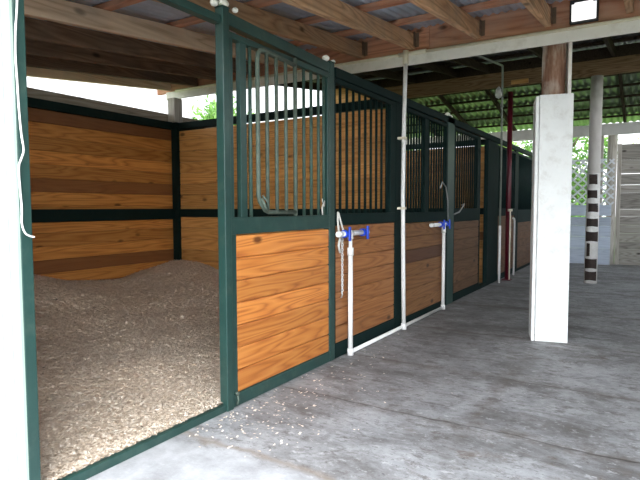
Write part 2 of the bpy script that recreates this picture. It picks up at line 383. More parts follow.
# ------------------------------------------------------------------ setting: ground, floor
m = MB(); m.add([(-70, -40, -.04), (60, -40, -.04), (60, 80, -.04), (-70, 80, -.04)], [(0, 1, 2, 3)])
struct(m.build('ground', M['ground'], origin=(0, 0, -.04)), 'open ground of sand and grass around the barn', 'ground')
m = MB(); m.add([(-14, 13.35, -.03), (14, 13.35, -.03), (14, 34, -.03), (-14, 34, -.03)], [(0, 1, 2, 3)])
struct(m.build('ground', M['lawn'], origin=(0, 22, -.03)), 'bright green lawn beyond the far end of the barn', 'lawn')
m = MB(); m.box(-5.75, 5.2, -1.6, 13.28, -.12, 0., .5, 0)
struct(m.build('floor', M['floor'], origin=(0, 0, 0)), 'worn grey concrete floor of the barn aisle', 'floor')

# ------------------------------------------------------------------ walls of the stall block
YE = 1.19                                                      # outer face line of the end wall
m = MB()                                                         # white outer end wall, left edge of the photo
xw = FX - .002
for i in range(40):
    wd_ = (.030, .050, .075)[i] if i < 3 else .085
    m.box(xw - wd_ + .009, xw, YE - (.004 if i else .012), YE + .018, .0, 2.385, .4, .004); xw -= wd_
    if xw < -5.3: break
m.box(xw, FX - .004, YE + .014, YE + .019, 0, 2.38, .4, 0)
w = m.build('wall_left', M['wallwhite'], origin=(-4, YE, 0)); struct(w, 'white painted end wall of upright boards at the left edge', 'wall')
m = MB(); boards_x(m, BX, FX - .08, YE + .02, YE + .06, 0, 2.36); m.build('board_lining', M['dpine_x'], w)

YB = 12.62
m = MB(); boards_y(m, BX - .04, BX, YE + .06, YB, 0, 2.27, gap=0)
wb = m.build('wall_back', M['dpine_y'], origin=(BX, 6.6, 0)); struct(wb, 'brown pine board wall at the back of the stalls', 'wall')
m = MB(); m.box(BX, BX + .05, YE + .06, YB, 2.266, 2.36, .3, .004); m.build('top_rail', M['green_dk'], wb)
m = MB(); m.box(BX, BX + .05, YE + .06, YB, 1.107, 1.242, .3, .004); m.build('middle_rail', M['green_dk'], wb)
m = MB(); m.box(BX - .09, BX - .04, YE + .02, 6.6, 2.24, 2.477, .21, .006); m.box(BX - .09, BX - .04, 6.62, YB, 2.24, 2.47, .83, .006); m.build('cap_board', M['grey_y'], wb)

def partition(y, label):
    root = empty('stall_partition', (BX / 2 + FX / 2, y, 0), label, 'partition wall', 'board partitions between the stalls')
    m = MB(); boards_x(m, BX + .06, FX - .10, y - .02, y + .02, 0, 2.252, gap=.002); m.build('board_panel', M['dpine_x'], root)
    m = MB(); m.box(BX + .04, FX - .08, y - .035, y + .035, 2.268, 2.355, .3, .004); m.build('top_rail', M['green_dk'], root)
    m = MB(); m.box(BX + .04, FX - .08, y - .035, y + .035, 1.135, 1.238, .3, .004); m.build('middle_rail', M['green_dk'], root)
    m = MB(); m.box(BX + .005, BX + .105, y - .07, y + .05, 0, 2.36, .3, .004); m.build('corner_post', M['green_dk'], root)
    return root
YP = 5.00
partition(YP, 'pine board partition with green rails, right side of the open bedded stall')
partition(8.86, 'pine board partition behind the bars of the middle stall')
partition(12.57, 'pine board partition closing the far end of the stall row')

# corner posts that carry the eave above the back wall
for k, y in enumerate((4.98, 8.86)):
    m = MB(); m.box(BX - .03, BX + .10, y - .07, y + .07, 2.362, 2.675, .5, .012)
    tag(m.build('wooden_post', M['grey_z']), ['short grey wooden post standing on the back corner of the open stall', 'short grey wooden post on the back wall behind the middle stall'][k], 'post', 'short posts on the back wall')

# ------------------------------------------------------------------ shavings bedding
def sh_h(x, y):
    d = np.clip((FX - .06 - x) / 3.1, 0, 1)
    h = .044 + .346 * d ** 1.2
    h = h + .18 * np.exp(-(((x + 5.3) / .9) ** 2 + ((y - 4.9) / .75) ** 2))
    h = h + .17 * np.exp(-(((x + 5.3) / .7) ** 2 + ((y - 2.85) / .5) ** 2))
    h = h + .16 * np.clip((y - 3.5) / 1.6, 0, 1) ** 1.5 * (1 - d) ** .6
    h = h + .04 * np.sin(x * 2.3 + y * 1.1) * np.sin(y * 2.1 - x * .7 + .6) * np.clip(d * 3, 0, 1)
    h = h + .015 * np.sin(x * 7.3 + y * 3.1) * np.sin(y * 6.1 - x * 2.7) * np.clip(d * 5, 0, 1)
    return h
def shavings():
    y_lo, y_hi = YE + .062, YP - .024
    nx, ny = 150, 160
    xs = np.linspace(BX + .002, FX - .034, nx); ys = np.linspace(y_lo, y_hi, ny)
    X, Y = np.meshgrid(xs, ys, indexing='ij')
    Z = sh_h(X, Y) + rng.normal(0, .004, X.shape)
    V = np.stack([X, Y, Z], -1).reshape(-1, 3)
    idx = np.arange(nx * ny).reshape(nx, ny)
    Fq = np.stack([idx[:-1, :-1], idx[1:, :-1], idx[1:, 1:], idx[:-1, 1:]], -1).reshape(-1, 4)
    r1 = rng.random(len(Fq)) * .5 + .25
    # loose flakes lying on the heap, denser towards the doorway
    n = 72000
    u = rng.random(n) ** 1.4; fx = (FX - .036) - u * (FX - .045 - BX); fy = y_lo + .012 + rng.random(n) * (y_hi - y_lo - .024)
    fz = sh_h(fx, fy) + .004 + rng.random(n) * .008
    ang = rng.random(n) * 6.283; l = .005 + rng.random(n) * .010; wd = .003 + rng.random(n) * .004
    tx, ty = np.cos(ang), np.sin(ang); tilt = rng.normal(0, .17, n); roll = rng.normal(0, .17, n)
    C = np.stack([fx, fy, fz], -1); A = np.stack([tx * l, ty * l, tilt * l], -1); B = np.stack([-ty * wd, tx * wd, roll * wd], -1)
    Q = np.stack([C - A - B, C + A - B, C + A + B, C - A + B], 1).reshape(-1, 3)
    Fl = np.arange(4 * n).reshape(n, 4) + len(V)
    me = bpy.data.meshes.new('wood_shavings')
    me.from_pydata(np.concatenate([V, Q]).tolist(), [], np.concatenate([Fq, Fl]).tolist())
    at = me.attributes.new('rnd', 'FLOAT', 'FACE'); at.data.foreach_set('value', np.concatenate([r1, rng.random(n)]).astype(np.float32))
    me.materials.append(M['shav']); o = bpy.data.objects.new('wood_shavings', me); COL.objects.link(o)
    tag(o, 'deep bed of pale wood shavings heaped across the open stall', 'wood shavings', kind='stuff')
    # chaff swept out over the sill
    n = 260
    fx = FX + np.abs(rng.normal(0, .30, n)) + .03; fy = 1.95 + rng.gamma(2., .42, n)
    s_ = .002 + rng.random(n) * .004; ang = rng.random(n) * 6.283
    C = np.stack([fx, fy, np.full(n, .004)], -1); A = np.stack([np.cos(ang) * s_ * 1.5, np.sin(ang) * s_ * 1.5, rng.random(n) * .003], -1); B = np.stack([-np.sin(ang) * s_, np.cos(ang) * s_, 0 * s_], -1)
    Q = np.stack([C - A - B, C + A - B, C + A + B, C - A + B], 1).reshape(-1, 3)
    me = bpy.data.meshes.new('spilled_shavings'); me.from_pydata(Q.tolist(), [], np.arange(4 * n).reshape(n, 4).tolist())
    at = me.attributes.new('rnd', 'FLOAT', 'FACE'); at.data.foreach_set('value', (.75 + .25 * rng.random(n)).astype(np.float32))
    me.materials.append(M['shav']); o = bpy.data.objects.new('spilled_shavings', me); COL.objects.link(o)
    tag(o, 'white wood chips strewn on the concrete below the first door', 'wood shavings', kind='stuff')
shavings()

# ------------------------------------------------------------------ stall fronts
def post(y0, y1, z1, label, name='steel_post', knobs=(), x0=FX - .065, x1=FX, mat='green'):
    root = empty(name, ((x0 + x1) / 2, (y0 + y1) / 2, 0), label, 'post', 'green steel posts of the stall fronts')
    m = MB(); m.box(x0, x1, y0, y1, 0, z1, .3, .005); m.build('tube', M[mat], root)
    m = MB(); m.box(x0 - .0, x1 + .004, y0 - .004, y1 + .004, z1, z1 + .006, .3, .002); m.build('end_cap', M[mat], root)
    for (dx, dy, r) in knobs:
        m = MB(); m.ball((x1 - .03 + dx, (y0 + y1) / 2 + dy, z1 + .006 + r * .62), r, (1, 1, .8), 8, lump=.06)
        tag(m.build('foam_knob', M['foam'], root), 'white foam knob')
    return root
post(YE + .002, 1.244, 2.43, 'green steel post against the white wall at the left edge')
pA = post(2.412, 2.468, 2.432, 'green steel post on the right of the open stall doorway', knobs=((-.02, -.045, .026), (0, .01, .034), (.01, .105, .02)), x0=FX - .052, x1=FX + .012)
m = MB(); m.tube([(FX + .002, 2.50, .09), (FX + .02, 2.50, .09)], .012); m.tube([(FX + .012, 2.50, .09), (FX + .022, 2.50, .05), (FX + .012, 2.50, .02)], .006)
m.build('latch_pin', M['dusty'], pA)
post(3.662, 3.735, 2.40, 'green steel post between the first and second barred panels', knobs=((0, -.05, .03), (0, .06, .022)))
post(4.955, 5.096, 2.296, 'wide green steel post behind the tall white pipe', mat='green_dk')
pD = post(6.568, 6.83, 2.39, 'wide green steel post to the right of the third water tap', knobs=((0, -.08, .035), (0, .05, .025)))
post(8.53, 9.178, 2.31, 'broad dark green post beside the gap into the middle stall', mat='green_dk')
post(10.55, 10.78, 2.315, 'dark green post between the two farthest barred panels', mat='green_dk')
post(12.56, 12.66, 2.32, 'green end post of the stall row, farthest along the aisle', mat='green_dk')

m = MB(); m.box(FX - .058, FX - .002, YE + .056, 2.41, 2.335, 2.382, .3, .004)
tag(m.build('track_rail', M['green']), 'green rail over the open stall doorway', 'rail', 'green rails along the stall tops')
m = MB(); m.beam((FX - .03, 2.47, 2.382), (FX - .03, 3.66, 2.352), .058, .075, .3, .004)
tag(m.build('track_rail', M['green']), 'green rail over the first barred panel with the feed gate', 'rail', 'green rails along the stall tops')
m = MB(); m.beam((FX - .03, 3.76, 2.338), (FX - .03, YB, 2.38), .06, .08, .3, .004)
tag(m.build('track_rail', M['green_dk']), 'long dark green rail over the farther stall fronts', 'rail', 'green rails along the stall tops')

m = MB(); m.box(FX - .032, FX, 1.246, 2.41, 0, .045, .3, .004)
tag(m.build('door_sill', M['green']), 'low green steel sill across the open doorway', 'door sill')
m = MB(); m.box(FX - .06, FX, 8.10, 8.528, 0, .05, .3, .004)
tag(m.build('door_sill', M['green_dk']), 'low dark sill across the gap into the middle stall', 'door sill')

def panel(y0, y1, label, bars, wood, steel, barmat, zt=2.294, zb=.075, mid=(1.10, 1.21), stile=(.04, .04), thin=.0125, low=None):
    root = empty('stall_panel', (FX - .03, (y0 + y1) / 2, 0), label, 'stall panel', 'barred stall front panels')
    x0, x1 = FX - .05, FX - .001
    m = MB(); m.box(x0, x1, y0, y1, 0.002, zb, .3, .004); m.build('bottom_rail', steel, root)
    m = MB(); m.box(x0, x1 + .002, y0, y1, mid[0], mid[1], .3, .004); m.build('middle_rail', steel, root)
    m = MB(); m.box(x0, x1, y0, y1, zt - .04, zt, .3, .004); m.build('top_rail', steel, root)
    low = low or stile
    for a, b, c, d_ in ((y0, y0 + stile[0], y0, y0 + low[0]), (y1 - stile[1], y1, y1 - low[1], y1)):
        m = MB(); m.box(x0, x1, c, d_, zb, mid[0], .3, .002); m.box(x0, x1, a, b, mid[1], zt - .04, .3, .003); m.build('stile', steel, root)
    m = MB(); boards_y(m, x0 + .008, x1 - .005, y0 + low[0], y1 - low[1], zb, mid[0], gap=.002); m.build('board_panel', wood, root)
    for y in bars:
        m = MB(); m.tube([(FX - .03, y, mid[1]), (FX - .03, y, zt - .04)], thin, 8, .4); m.build('bar', barmat, root)
    return root
# first panel: wide flat bar, thin bar, swing-out feed gate, then plain bars
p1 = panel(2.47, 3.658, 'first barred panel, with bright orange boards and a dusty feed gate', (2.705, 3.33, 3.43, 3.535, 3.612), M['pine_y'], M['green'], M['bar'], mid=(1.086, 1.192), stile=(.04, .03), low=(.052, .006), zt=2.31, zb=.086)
m = MB(); m.box(FX - .045, FX - .008, 2.586, 2.645, 1.192, 2.275, .3, .003); m.build('wide_bar', M['green'], p1)
gx = FX + .02
gate = [(gx, 3.14, 2.25), (gx, 2.785, 2.268), (gx, 2.75, 2.258), (gx, 2.729, 2.235), (gx, 2.721, 2.19), (gx, 2.721, 1.33), (gx, 2.735, 1.29), (gx, 2.79, 1.235), (gx, 2.83, 1.222), (gx, 3.15, 1.218)]
m = MB(); m.tube(gate, .015, 10, .5); m.tube([(gx, 3.145, 1.194), (gx, 3.145, 2.30)], .015, 10, .5)
fg = m.build('feed_gate', M['dusty'], p1); tag(fg, 'dusty grey-green swing-out feed gate with rounded corners')
for y, z0 in ((2.818, 1.225), (2.922, 1.222), (3.031, 1.22)):
    m = MB(); m.tube([(gx, y, z0), (gx, y, 2.265 - (y - 2.8) * .05)], .013, 8, .5); m.build('gate_bar', M['dusty'], fg)
m = MB(); m.tube([(gx + .018, 2.73, 1.31), (gx + .03, 2.75, 1.26), (gx + .02, 2.79, 1.225)], .011, 8, .5); m.tube([(gx + .018, 2.74, 1.33), (gx + .035, 2.77, 1.29), (gx + .02, 2.80, 1.235)], .008, 8, .5); m.build('latch_chain', M['dusty'], fg)
def span(a, b, step):
    n = max(1, int(round((b - a) / step))); return [a + (b - a) * (k + .5) / n for k in range(n)]
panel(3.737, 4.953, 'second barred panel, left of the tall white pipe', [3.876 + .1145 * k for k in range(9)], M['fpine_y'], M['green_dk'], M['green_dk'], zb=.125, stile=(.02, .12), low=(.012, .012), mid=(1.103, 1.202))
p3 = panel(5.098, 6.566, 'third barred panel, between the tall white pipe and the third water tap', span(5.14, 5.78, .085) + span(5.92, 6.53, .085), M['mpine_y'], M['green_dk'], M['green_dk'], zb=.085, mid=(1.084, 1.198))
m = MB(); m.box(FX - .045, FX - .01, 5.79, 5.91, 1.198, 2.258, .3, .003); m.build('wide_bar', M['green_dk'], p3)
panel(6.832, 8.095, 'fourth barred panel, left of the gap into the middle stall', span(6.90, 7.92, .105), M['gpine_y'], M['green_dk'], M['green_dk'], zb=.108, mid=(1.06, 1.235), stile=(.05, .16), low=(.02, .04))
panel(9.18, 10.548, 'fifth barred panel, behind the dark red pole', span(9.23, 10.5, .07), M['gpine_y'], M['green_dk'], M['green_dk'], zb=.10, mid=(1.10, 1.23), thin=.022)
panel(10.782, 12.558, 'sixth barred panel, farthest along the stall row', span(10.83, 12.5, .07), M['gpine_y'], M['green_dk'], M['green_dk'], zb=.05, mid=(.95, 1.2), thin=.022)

# ------------------------------------------------------------------ water pipes
PX = FX + .046
Y1, Y2, Y3 = 3.918, 5.09, 6.30
root = empty('water_pipe', (PX, 4.6, 0), 'white plastic water line along the stall foot with two blue tap ends', 'water pipe')
m = MB(); m.tube([(PX, Y1 + .01, .026), (PX, Y3, .026)], .017, 12, .5); m.build('floor_pipe', M['pvc'], root)
def tap(y, z, ylo, yhi, handles, rt):
    m = MB(); m.tube([(PX, ylo, z), (PX, yhi, z)], .022, 12, .5)
    m.tube([(PX, y - .03, z), (PX, y + .03, z)], .026, 12, .5); m.tube([(PX, y, z - .05), (PX, y, z)], .024, 12, .5)
    m.tube([(PX, ylo - .002, z), (PX, ylo + .05, z)], .024, 12, .5); m.tube([(PX, yhi - .05, z), (PX, yhi + .002, z)], .024, 12, .5)
    t = m.build('tap_fitting', M['pvc'], rt)
    for h in handles:
        m = MB(); m.tube([(PX, h - .024, z), (PX, h + .024, z)], .033, 12, .5); m.beam((PX + .045, h - .0, z - .058), (PX + .045, h, z + .058), .024, .018, .5, .004, (1, 0, 0)); m.tube([(PX, h, z), (PX + .045, h, z)], .011, 8)
        tag(m.build('valve_handle', M['blue'], t), 'blue valve handle')
def riser(y, z1, zthin, rt, r0=.0205):
    m = MB(); m.tube([(PX, y, .0), (PX, y, zthin)], r0, 12, .5)
    m.tube([(PX, y, .0), (PX, y, .055)], .027, 12, .5)
    m.tube([(PX, y, zthin - .01), (PX, y, zthin + .055)], .027, 12, .5); m.tube([(PX, y, zthin), (PX, y, z1)], .016, 12, .5)
    return m.build('riser', M['pvc'], rt)
riser(Y1, 1.02, .86, root); tap(Y1, 1.035, 3.71, 4.23, (3.825, 4.15), root)
riser(Y3, 1.04, .95, root); tap(Y3, 1.045, 5.86, 6.44, (6.18, 6.39), root)
r2 = empty('standpipe', (PX + .045, Y2 - .02, 0), 'tall white plastic standpipe rising from floor to the white beam', 'water pipe')
sxp, syp = PX + .012, 5.045
m = MB(); m.tube([(sxp, syp, .0), (sxp, syp - .03, .8), (sxp, syp - .045, 1.4), (sxp, syp - .03, 2.1), (sxp, syp, 2.69)], .021, 12, .5); m.tube([(sxp, syp, 0), (sxp, syp, .06)], .028, 12, .5); m.build('pipe', M['pvc'], r2)
for z in (1.23, 1.93):
    m = MB(); m.box(FX + .002, sxp + .026, syp - .065, syp - .005, z, z + .025, .5, .004); m.build('pipe_clamp', M['pvcold'], r2)
m = MB(); m.tube([(sxp, syp, 2.68), (sxp, syp, 2.812)], .028, 12, .5); m.tube([(sxp - .09, YF - .038, 2.787), (sxp + .2, YF - .038, 2.787)], .022, 12, .5); m.build('tee_fitting', M['pvcold'], r2)
m = MB(); m.tube([(-5.4, YF - .038, 2.805), (sxp - .09, YF - .038, 2.787)], .014, 10, .5); m.tube([(sxp + .1, YF - .038, 2.785), (2.55, YF - .038, 2.752)], .014, 10, .5)
tag(m.build('pipe_run', M['pvcold']), 'thin yellowed pipe running along the top of the white beam', 'water pipe')
# farther pipes
qx = -2.08
m = MB(); m.tube([(qx, 8.97, .0), (qx, 8.97, .95)], .021, 12, .5)
cp = m.build('conduit_pipe', M['pvc'], origin=(qx, 8.97, 0)); tag(cp, 'thin tall conduit with white foot, left of the dark red pole', 'pipe')
m = MB(); m.tube([(qx, 8.97, .95), (qx, 8.97, 3.49), (qx, 8.95, 3.52), (qx, 8.90, 3.52), (qx, 7.3, 3.315)], .016, 10, .5); m.build('upper_conduit', M['conduit'], cp)
m = MB(); m.ball((qx - .055, 8.96, 3.10), .055, (1, 1, 1.6), 8, lump=.2); m.build('junction_box', M['pvc'], cp)
m = MB(); m.tube([(-2.10, 10.17, 0), (-2.10, 10.17, 1.0), (-2.10, 10.14, 1.04), (-2.10, 10.06, 1.05)], .018, 10, .5)
tag(m.build('tap_pipe', M['pvc']), 'short white tap pipe to the right of the dark red pole', 'water pipe')
rx_, ry_ = -2.05, 9.42
rp = empty('steel_pole', (rx_, ry_, 0), 'dark red round steel pole in front of the far stalls', 'pole')
m = MB(); m.tube([(rx_, ry_, 0), (rx_, ry_, 3.19)], .042, 14, .5); m.box(rx_ - .07, rx_ + .07, ry_ - .08, ry_ + .08, 0, .015, .5, .003); m.build('shaft', M['red'], rp)
m = MB(); m.tube([(rx_ + .045, ry_ - .05, 0.016), (rx_ + .045, ry_ - .05, 1.20)], .011, 10, .5); m.tube([(rx_ + .04, ry_ - .05, 1.18), (rx_ + .04, ry_ - .05, 1.22)], .04, 10, .5); tag(m.build('side_pipe', M['pvcold'], rp), 'pale thin pipe strapped to the pole')

# rope, chain, wires
CY = 3.82
lr = empty('lead_chain', (FX + .01, CY, 1.2), 'hanging lead chain with a pale rope loop beside the first tap', 'chain')
m = MB(); m.tube([(FX + .012, 3.765, 1.215), (FX + .02, 3.75, 1.14), (FX + .024, 3.76, 1.05), (FX + .024, 3.81, .99), (FX + .02, 3.835, 1.07), (FX + .012, 3.77, 1.21)], .008, 8, .5); m.tube([(FX + .024, 3.785, 1.02), (FX + .022, 3.76, .94), (FX + .022, 3.785, .88)], .010, 8, .5); m.build('rope_loop', M['rope'], lr)
z = 1.0
m = MB(); k = 0
while z > .56:
    if k % 2: pts = [(FX + .022, CY + math.sin(t) * .009, z - .014 + .014 * math.cos(t)) for t in [i * math.pi / 4 for i in range(9)]]
    else: pts = [(FX + .022 + math.sin(t) * .009, CY, z - .014 + .014 * math.cos(t)) for t in [i * math.pi / 4 for i in range(9)]]
    m.tube(pts, .0035, 6, .5, False); z -= .021; k += 1
m.build('chain_links', M['chain'], lr)
m = MB(); m.tube([(FX + .012, CY, .57), (FX + .02, CY + .005, .53), (FX + .012, CY, .50)], .007, 8); m.build('snap_hook', M['steel'], lr)
m = MB(); m.tube([(FX + .012, 6.56, 1.08), (FX + .014, 6.54, 1.33), (FX + .014, 6.46, 1.50), (FX + .014, 6.32, 1.56), (FX + .012, 6.25, 1.48)], .008, 8, .5)
tag(m.build('wire_loop', M['steel']), 'grey wire curling up the bars above the third tap', 'wire')
m = MB(); m.tube([(FX + .004, 6.83, 1.16), (FX + .04, 6.93, 1.19), (FX + .055, 7.07, 1.275), (FX + .04, 7.14, 1.295), (FX + .02, 7.10, 1.28)], .010, 8, .5)
tag(m.build('hook', M['steel']), 'pale metal hook on the fourth panel above its boards', 'hook')
m = MB(); m.tube([(FX + .012, 3.55, 1.26), (FX + .02, 3.54, 1.30), (FX + .02, 3.505, 1.25), (FX + .015, 3.52, 1.196)], .006, 8); m.tube([(FX + .015, 3.52, 1.29), (FX + .018, 3.51, 1.32)], .004, 8)
tag(m.build('snap_clip', M['rope']), 'small pale clip on the bars right of the feed gate', 'clip')
m = MB()
cpts = [(FX + .012, y_, z_) for (y_, z_) in ((1.206, 2.3), (1.21, 2.15), (1.206, 2.05), (1.197, 1.957), (1.193, 1.86), (1.196, 1.762), (1.199, 1.65), (1.205, 1.55), (1.212, 1.487), (1.201, 1.45), (1.19, 1.415), (1.192, 1.33), (1.196, 1.25), (1.194, 1.19), (1.205, 1.152), (1.225, 1.137), (1.244, 1.132))]
sp = []
for i in range(len(cpts) - 1):
    p0 = Vector(cpts[max(i - 1, 0)]); p1_ = Vector(cpts[i]); p2 = Vector(cpts[i + 1]); p3_ = Vector(cpts[min(i + 2, len(cpts) - 1)])
    for t in (0, .25, .5, .75):
        sp.append(.5 * ((2 * p1_) + (p2 - p0) * t + (2 * p0 - 5 * p1_ + 4 * p2 - p3_) * t * t + (3 * p1_ - p0 - 3 * p2 + p3_) * t ** 3))
sp.append(Vector(cpts[-1])); m.tube(sp, .004, 8, .5)
tag(m.build('cord', M['cord']), 'thin white cord dangling down the leftmost green post', 'cord')

# ------------------------------------------------------------------ near roof: rafters, header, purlins, sheets
SL = .105; YF = 5.12; EAVE = 1.02
def zr(y): return 2.83 + SL * (y - YF)      # underside of the near rafters
RX = [-5.55, -5.05, -4.55, -4.04, -3.48, -2.64, -2.067, -1.419, -.806, -.183, .42, 1.05, 1.68, 2.3]
RH = .147
RLAB = ['lowest pale rafter, along the bright gap over the back wall', 'brown rafter in shadow, second from the back wall', 'brown rafter in shadow, third from the back wall',
        'brown rafter over the open stall, fourth from the back wall', 'pale knotty rafter over the open stall, fifth from the back wall', 'wooden rafter ending behind the second barred panel, left of the wide one', 'wide wooden rafter ending at the tall white standpipe', 'wooden rafter ending midway between standpipe and log column',
        'wooden rafter ending just left of the log column top', 'wooden rafter right of the floodlight']
for k, x in enumerate(RX):
    m = MB(); m.beam((x, EAVE, zr(EAVE) + RH / 2), (x, YF - .003, zr(YF) + RH / 2), .055, RH, None, .004)
    tag(m.build('rafter', M['pale_y'] if k in (0, 4) else M['dim_y'] if k in (1, 2, 3) else M['raft_y']), RLAB[k] if k < len(RLAB) else 'wooden rafter beyond the right edge of the photo', 'rafter', 'rafters of the near roof')
m = MB(); m.box(-5.8, -1.9, YF, YF + .045, 2.80, 3.24, .37, .005); m.box(-1.898, 2.6, YF, YF + .045, 2.80, 3.24, .71, .005)
tag(m.build('header_beam', M['head_x']), 'reddish timber header carrying the rafter ends above the white beam', 'beam')
m = MB(); m.beam((-5.6, YF - .012, 2.755), (2.6, YF - .012, 2.70), .022, .106, .4, .004)
tag(m.build('white_beam', M['whitebeam']), 'long white painted board across the aisle under the header', 'beam')
for k, x in enumerate((-2.64, -2.067, -1.419, -.806)):
    m = MB(); m.box(x + .029, x + .033, YF - .06, YF - .003, 2.85, 2.99, .5, 0); m.box(x + .029, x + .065, YF - .005, YF - .001, 2.85, 2.99, .5, 0)
    tag(m.build('joist_hanger', M['rust']), ['metal strap holding the leftmost hung rafter end', 'metal strap beside the wide rafter end', 'metal strap on the rafter end midway along the header', 'metal strap on the rafter end near the floodlight'][k], 'bracket', 'straps at the rafter ends')
for k, y in enumerate((1.2, 1.9, 2.6, 3.3, 4.0, 4.65)):
    m = MB(); z0 = zr(y) + RH + .005; m.beam((-5.9, y, z0 + .02), (2.6, y, z0 + .02), .07, .04, None, .003)
    tag(m.build('purlin', M['head_x']), f'thin roof batten over the near rafters, {ORD[k]} from the open eave', 'batten', 'battens of the near roof')
def corrugated(mb, x0, x1, y0, z0, y1, z1, pitch=.076, amp=.009, step=6):
    n = int((x1 - x0) / pitch * step); ys = np.linspace(0, 1, 9)
    vs = []; fs = []
    for i in range(n + 1):
        x = x0 + (x1 - x0) * i / n; dz = amp * math.cos(2 * math.pi * i / step)
        for t in ys: vs.append((x, y0 + (y1 - y0) * t, z0 + (z1 - z0) * t + dz))
    q = len(ys)
    for i in range(n):
        for j in range(q - 1):
            fs.append((i * q + j, (i + 1) * q + j, (i + 1) * q + j + 1, i * q + j + 1))
    mb.add(vs, fs, .5, True)
def roof(name, x0, x1, y0, z0, y1, z1, mat, label, amp=.009, pitch=.076):
    m = MB(); corrugated(m, x0, x1, y0, z0, y1, z1, pitch, amp)
    return struct(m.build(name, mat, origin=((x0 + x1) / 2, (y0 + y1) / 2, z0)), label, 'roof')
top = RH + .005 + .04 + .011
roof('ceiling', -6.0, 2.7, EAVE - .1, zr(EAVE - .1) + top, YF + .02, zr(YF + .02) + top, M['sheet'], 'grey corrugated metal roof over the near part of the barn')
# middle bay, up to the ridge
YR = 9.72
def zm(y): return 3.06 + (3.615 - 3.06) * (y - 5.2) / (YR - 5.2)
RX2 = [-5.5, -4.7, -3.9, -3.05, -2.5, -1.45, -.55, .25, 1.05, 1.8, 2.4]
for k, x in enumerate(RX2):
    m = MB(); m.beam((x, 5.225, zm(5.225) + .07), (x, YR + .05, zm(YR + .05) + .07), .05, .13, None, .004)
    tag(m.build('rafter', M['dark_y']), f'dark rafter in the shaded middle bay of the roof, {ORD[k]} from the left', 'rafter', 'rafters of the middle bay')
for k, y in enumerate((5.9, 6.7, 7.5, 8.3, 9.1)):
    m = MB(); z0 = zm(y) + .138; m.beam((-5.9, y, z0 + .02), (2.6, y, z0 + .02), .07, .04, None, .003)
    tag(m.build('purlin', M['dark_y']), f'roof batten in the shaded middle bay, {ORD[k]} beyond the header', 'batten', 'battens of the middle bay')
roof('ceiling', -6.0, 2.7, 5.19, zm(5.19) + .195, YR + .34, zm(YR + .34) + .195, M['sheetdark'], 'dark corrugated metal roof over the middle bay')
m = MB(); m.box(-5.9, -1.3, YR, YR + .06, 3.355, 3.61, .2, .006); m.box(-1.298, 2.6, YR, YR + .06, 3.355, 3.61, .6, .006)
tag(m.build('header_beam', M['old_x']), 'dark brown ridge beam resting on the striped pole', 'beam')
m = MB(); m.box(-5.9, 2.6, YR + .012, YR + .045, 3.612, 3.79, .35, .003)
tag(m.build('blocking_board', M['dark_y']), 'dark filler board between the ridge beam and the roof sheets', 'board')
m = MB(); m.box(-2.10, -1.82, YR - .042, YR - .002, 3.37, 3.44, .6, .003)
tag(m.build('wood_block', M['block_x']), 'small orange wooden block nailed to the ridge beam', 'block')
# far bay, falling to the back eave
def zf(y): return 3.64 + (3.03 - 3.64) * (y - YR) / (13.04 - YR)
for k, x in enumerate([-5.5, -4.6, -3.7, -2.75, -1.75, -.50, .5, 1.5, 2.4]):
    m = MB(); m.beam((x, YR + .07, zf(YR + .07) + .05), (x, 13.4, zf(13.4) + .05), .05, .09, None, .004)
    tag(m.build('rafter', M['dark_y']), f'dark rafter under the green-tinted far roof, {ORD[k]} from the left', 'rafter', 'rafters of the far bay')
for k, y in enumerate((10.2, 10.75, 11.3, 11.85, 12.4, 12.95)):
    m = MB(); z0 = zf(y) + .098; m.beam((-5.9, y, z0 + .018), (2.6, y, z0 + .018), .07, .036, None, .003)
    tag(m.build('purlin', M['dark_y']), f'dark batten under the green-tinted far roof, {ORD[k]} beyond the ridge beam', 'batten', 'battens of the far bay')
roof('ceiling', -6.0, 2.7, YR + .02, zf(YR + .02) + .155, 13.5, zf(13.5) + .155, M['sheetgreen'], 'corrugated roof falling to the far eave, tinted with green foliage light', .014, .13)
m = MB(); m.box(-5.9, 2.6, 13.0, 13.06, 2.785, 3.025, .4, .006)
tag(m.build('white_beam', M['greywhite']), 'greyed white eave beam above the lattice at the far end', 'beam')

m = MB(); boards_x(m, -5.35, -4.35, 8.85, 8.875, 2.95, 3.5)
tag(m.build('gable_boards', M['dpine_x']), 'light brown boards high above the middle partition, seen through the second barred panel', 'boards')

# floodlight on the header
fl = empty('floodlight', (-.52, YF, 2.81), 'white floodlight in a black frame fixed to the header', 'floodlight')
m = MB(); m.box(-.63, -.41, YF - .05, YF - .002, 2.81, 3.0, .5, .006); m.build('housing', M['lampblack'], fl)
m = MB(); m.box(-.613, -.425, YF - .07, YF - .045, 2.822, 2.975, .5, .008); m.build('lens', M['lampglass'], fl)
m = MB(); m.box(-.625, -.59, YF - .076, YF - .065, 2.96, 2.995, .5, .004); m.box(-.45, -.415, YF - .076, YF - .065, 2.96, 2.995, .5, .004); m.build('bracket', M['lampblack'], fl)

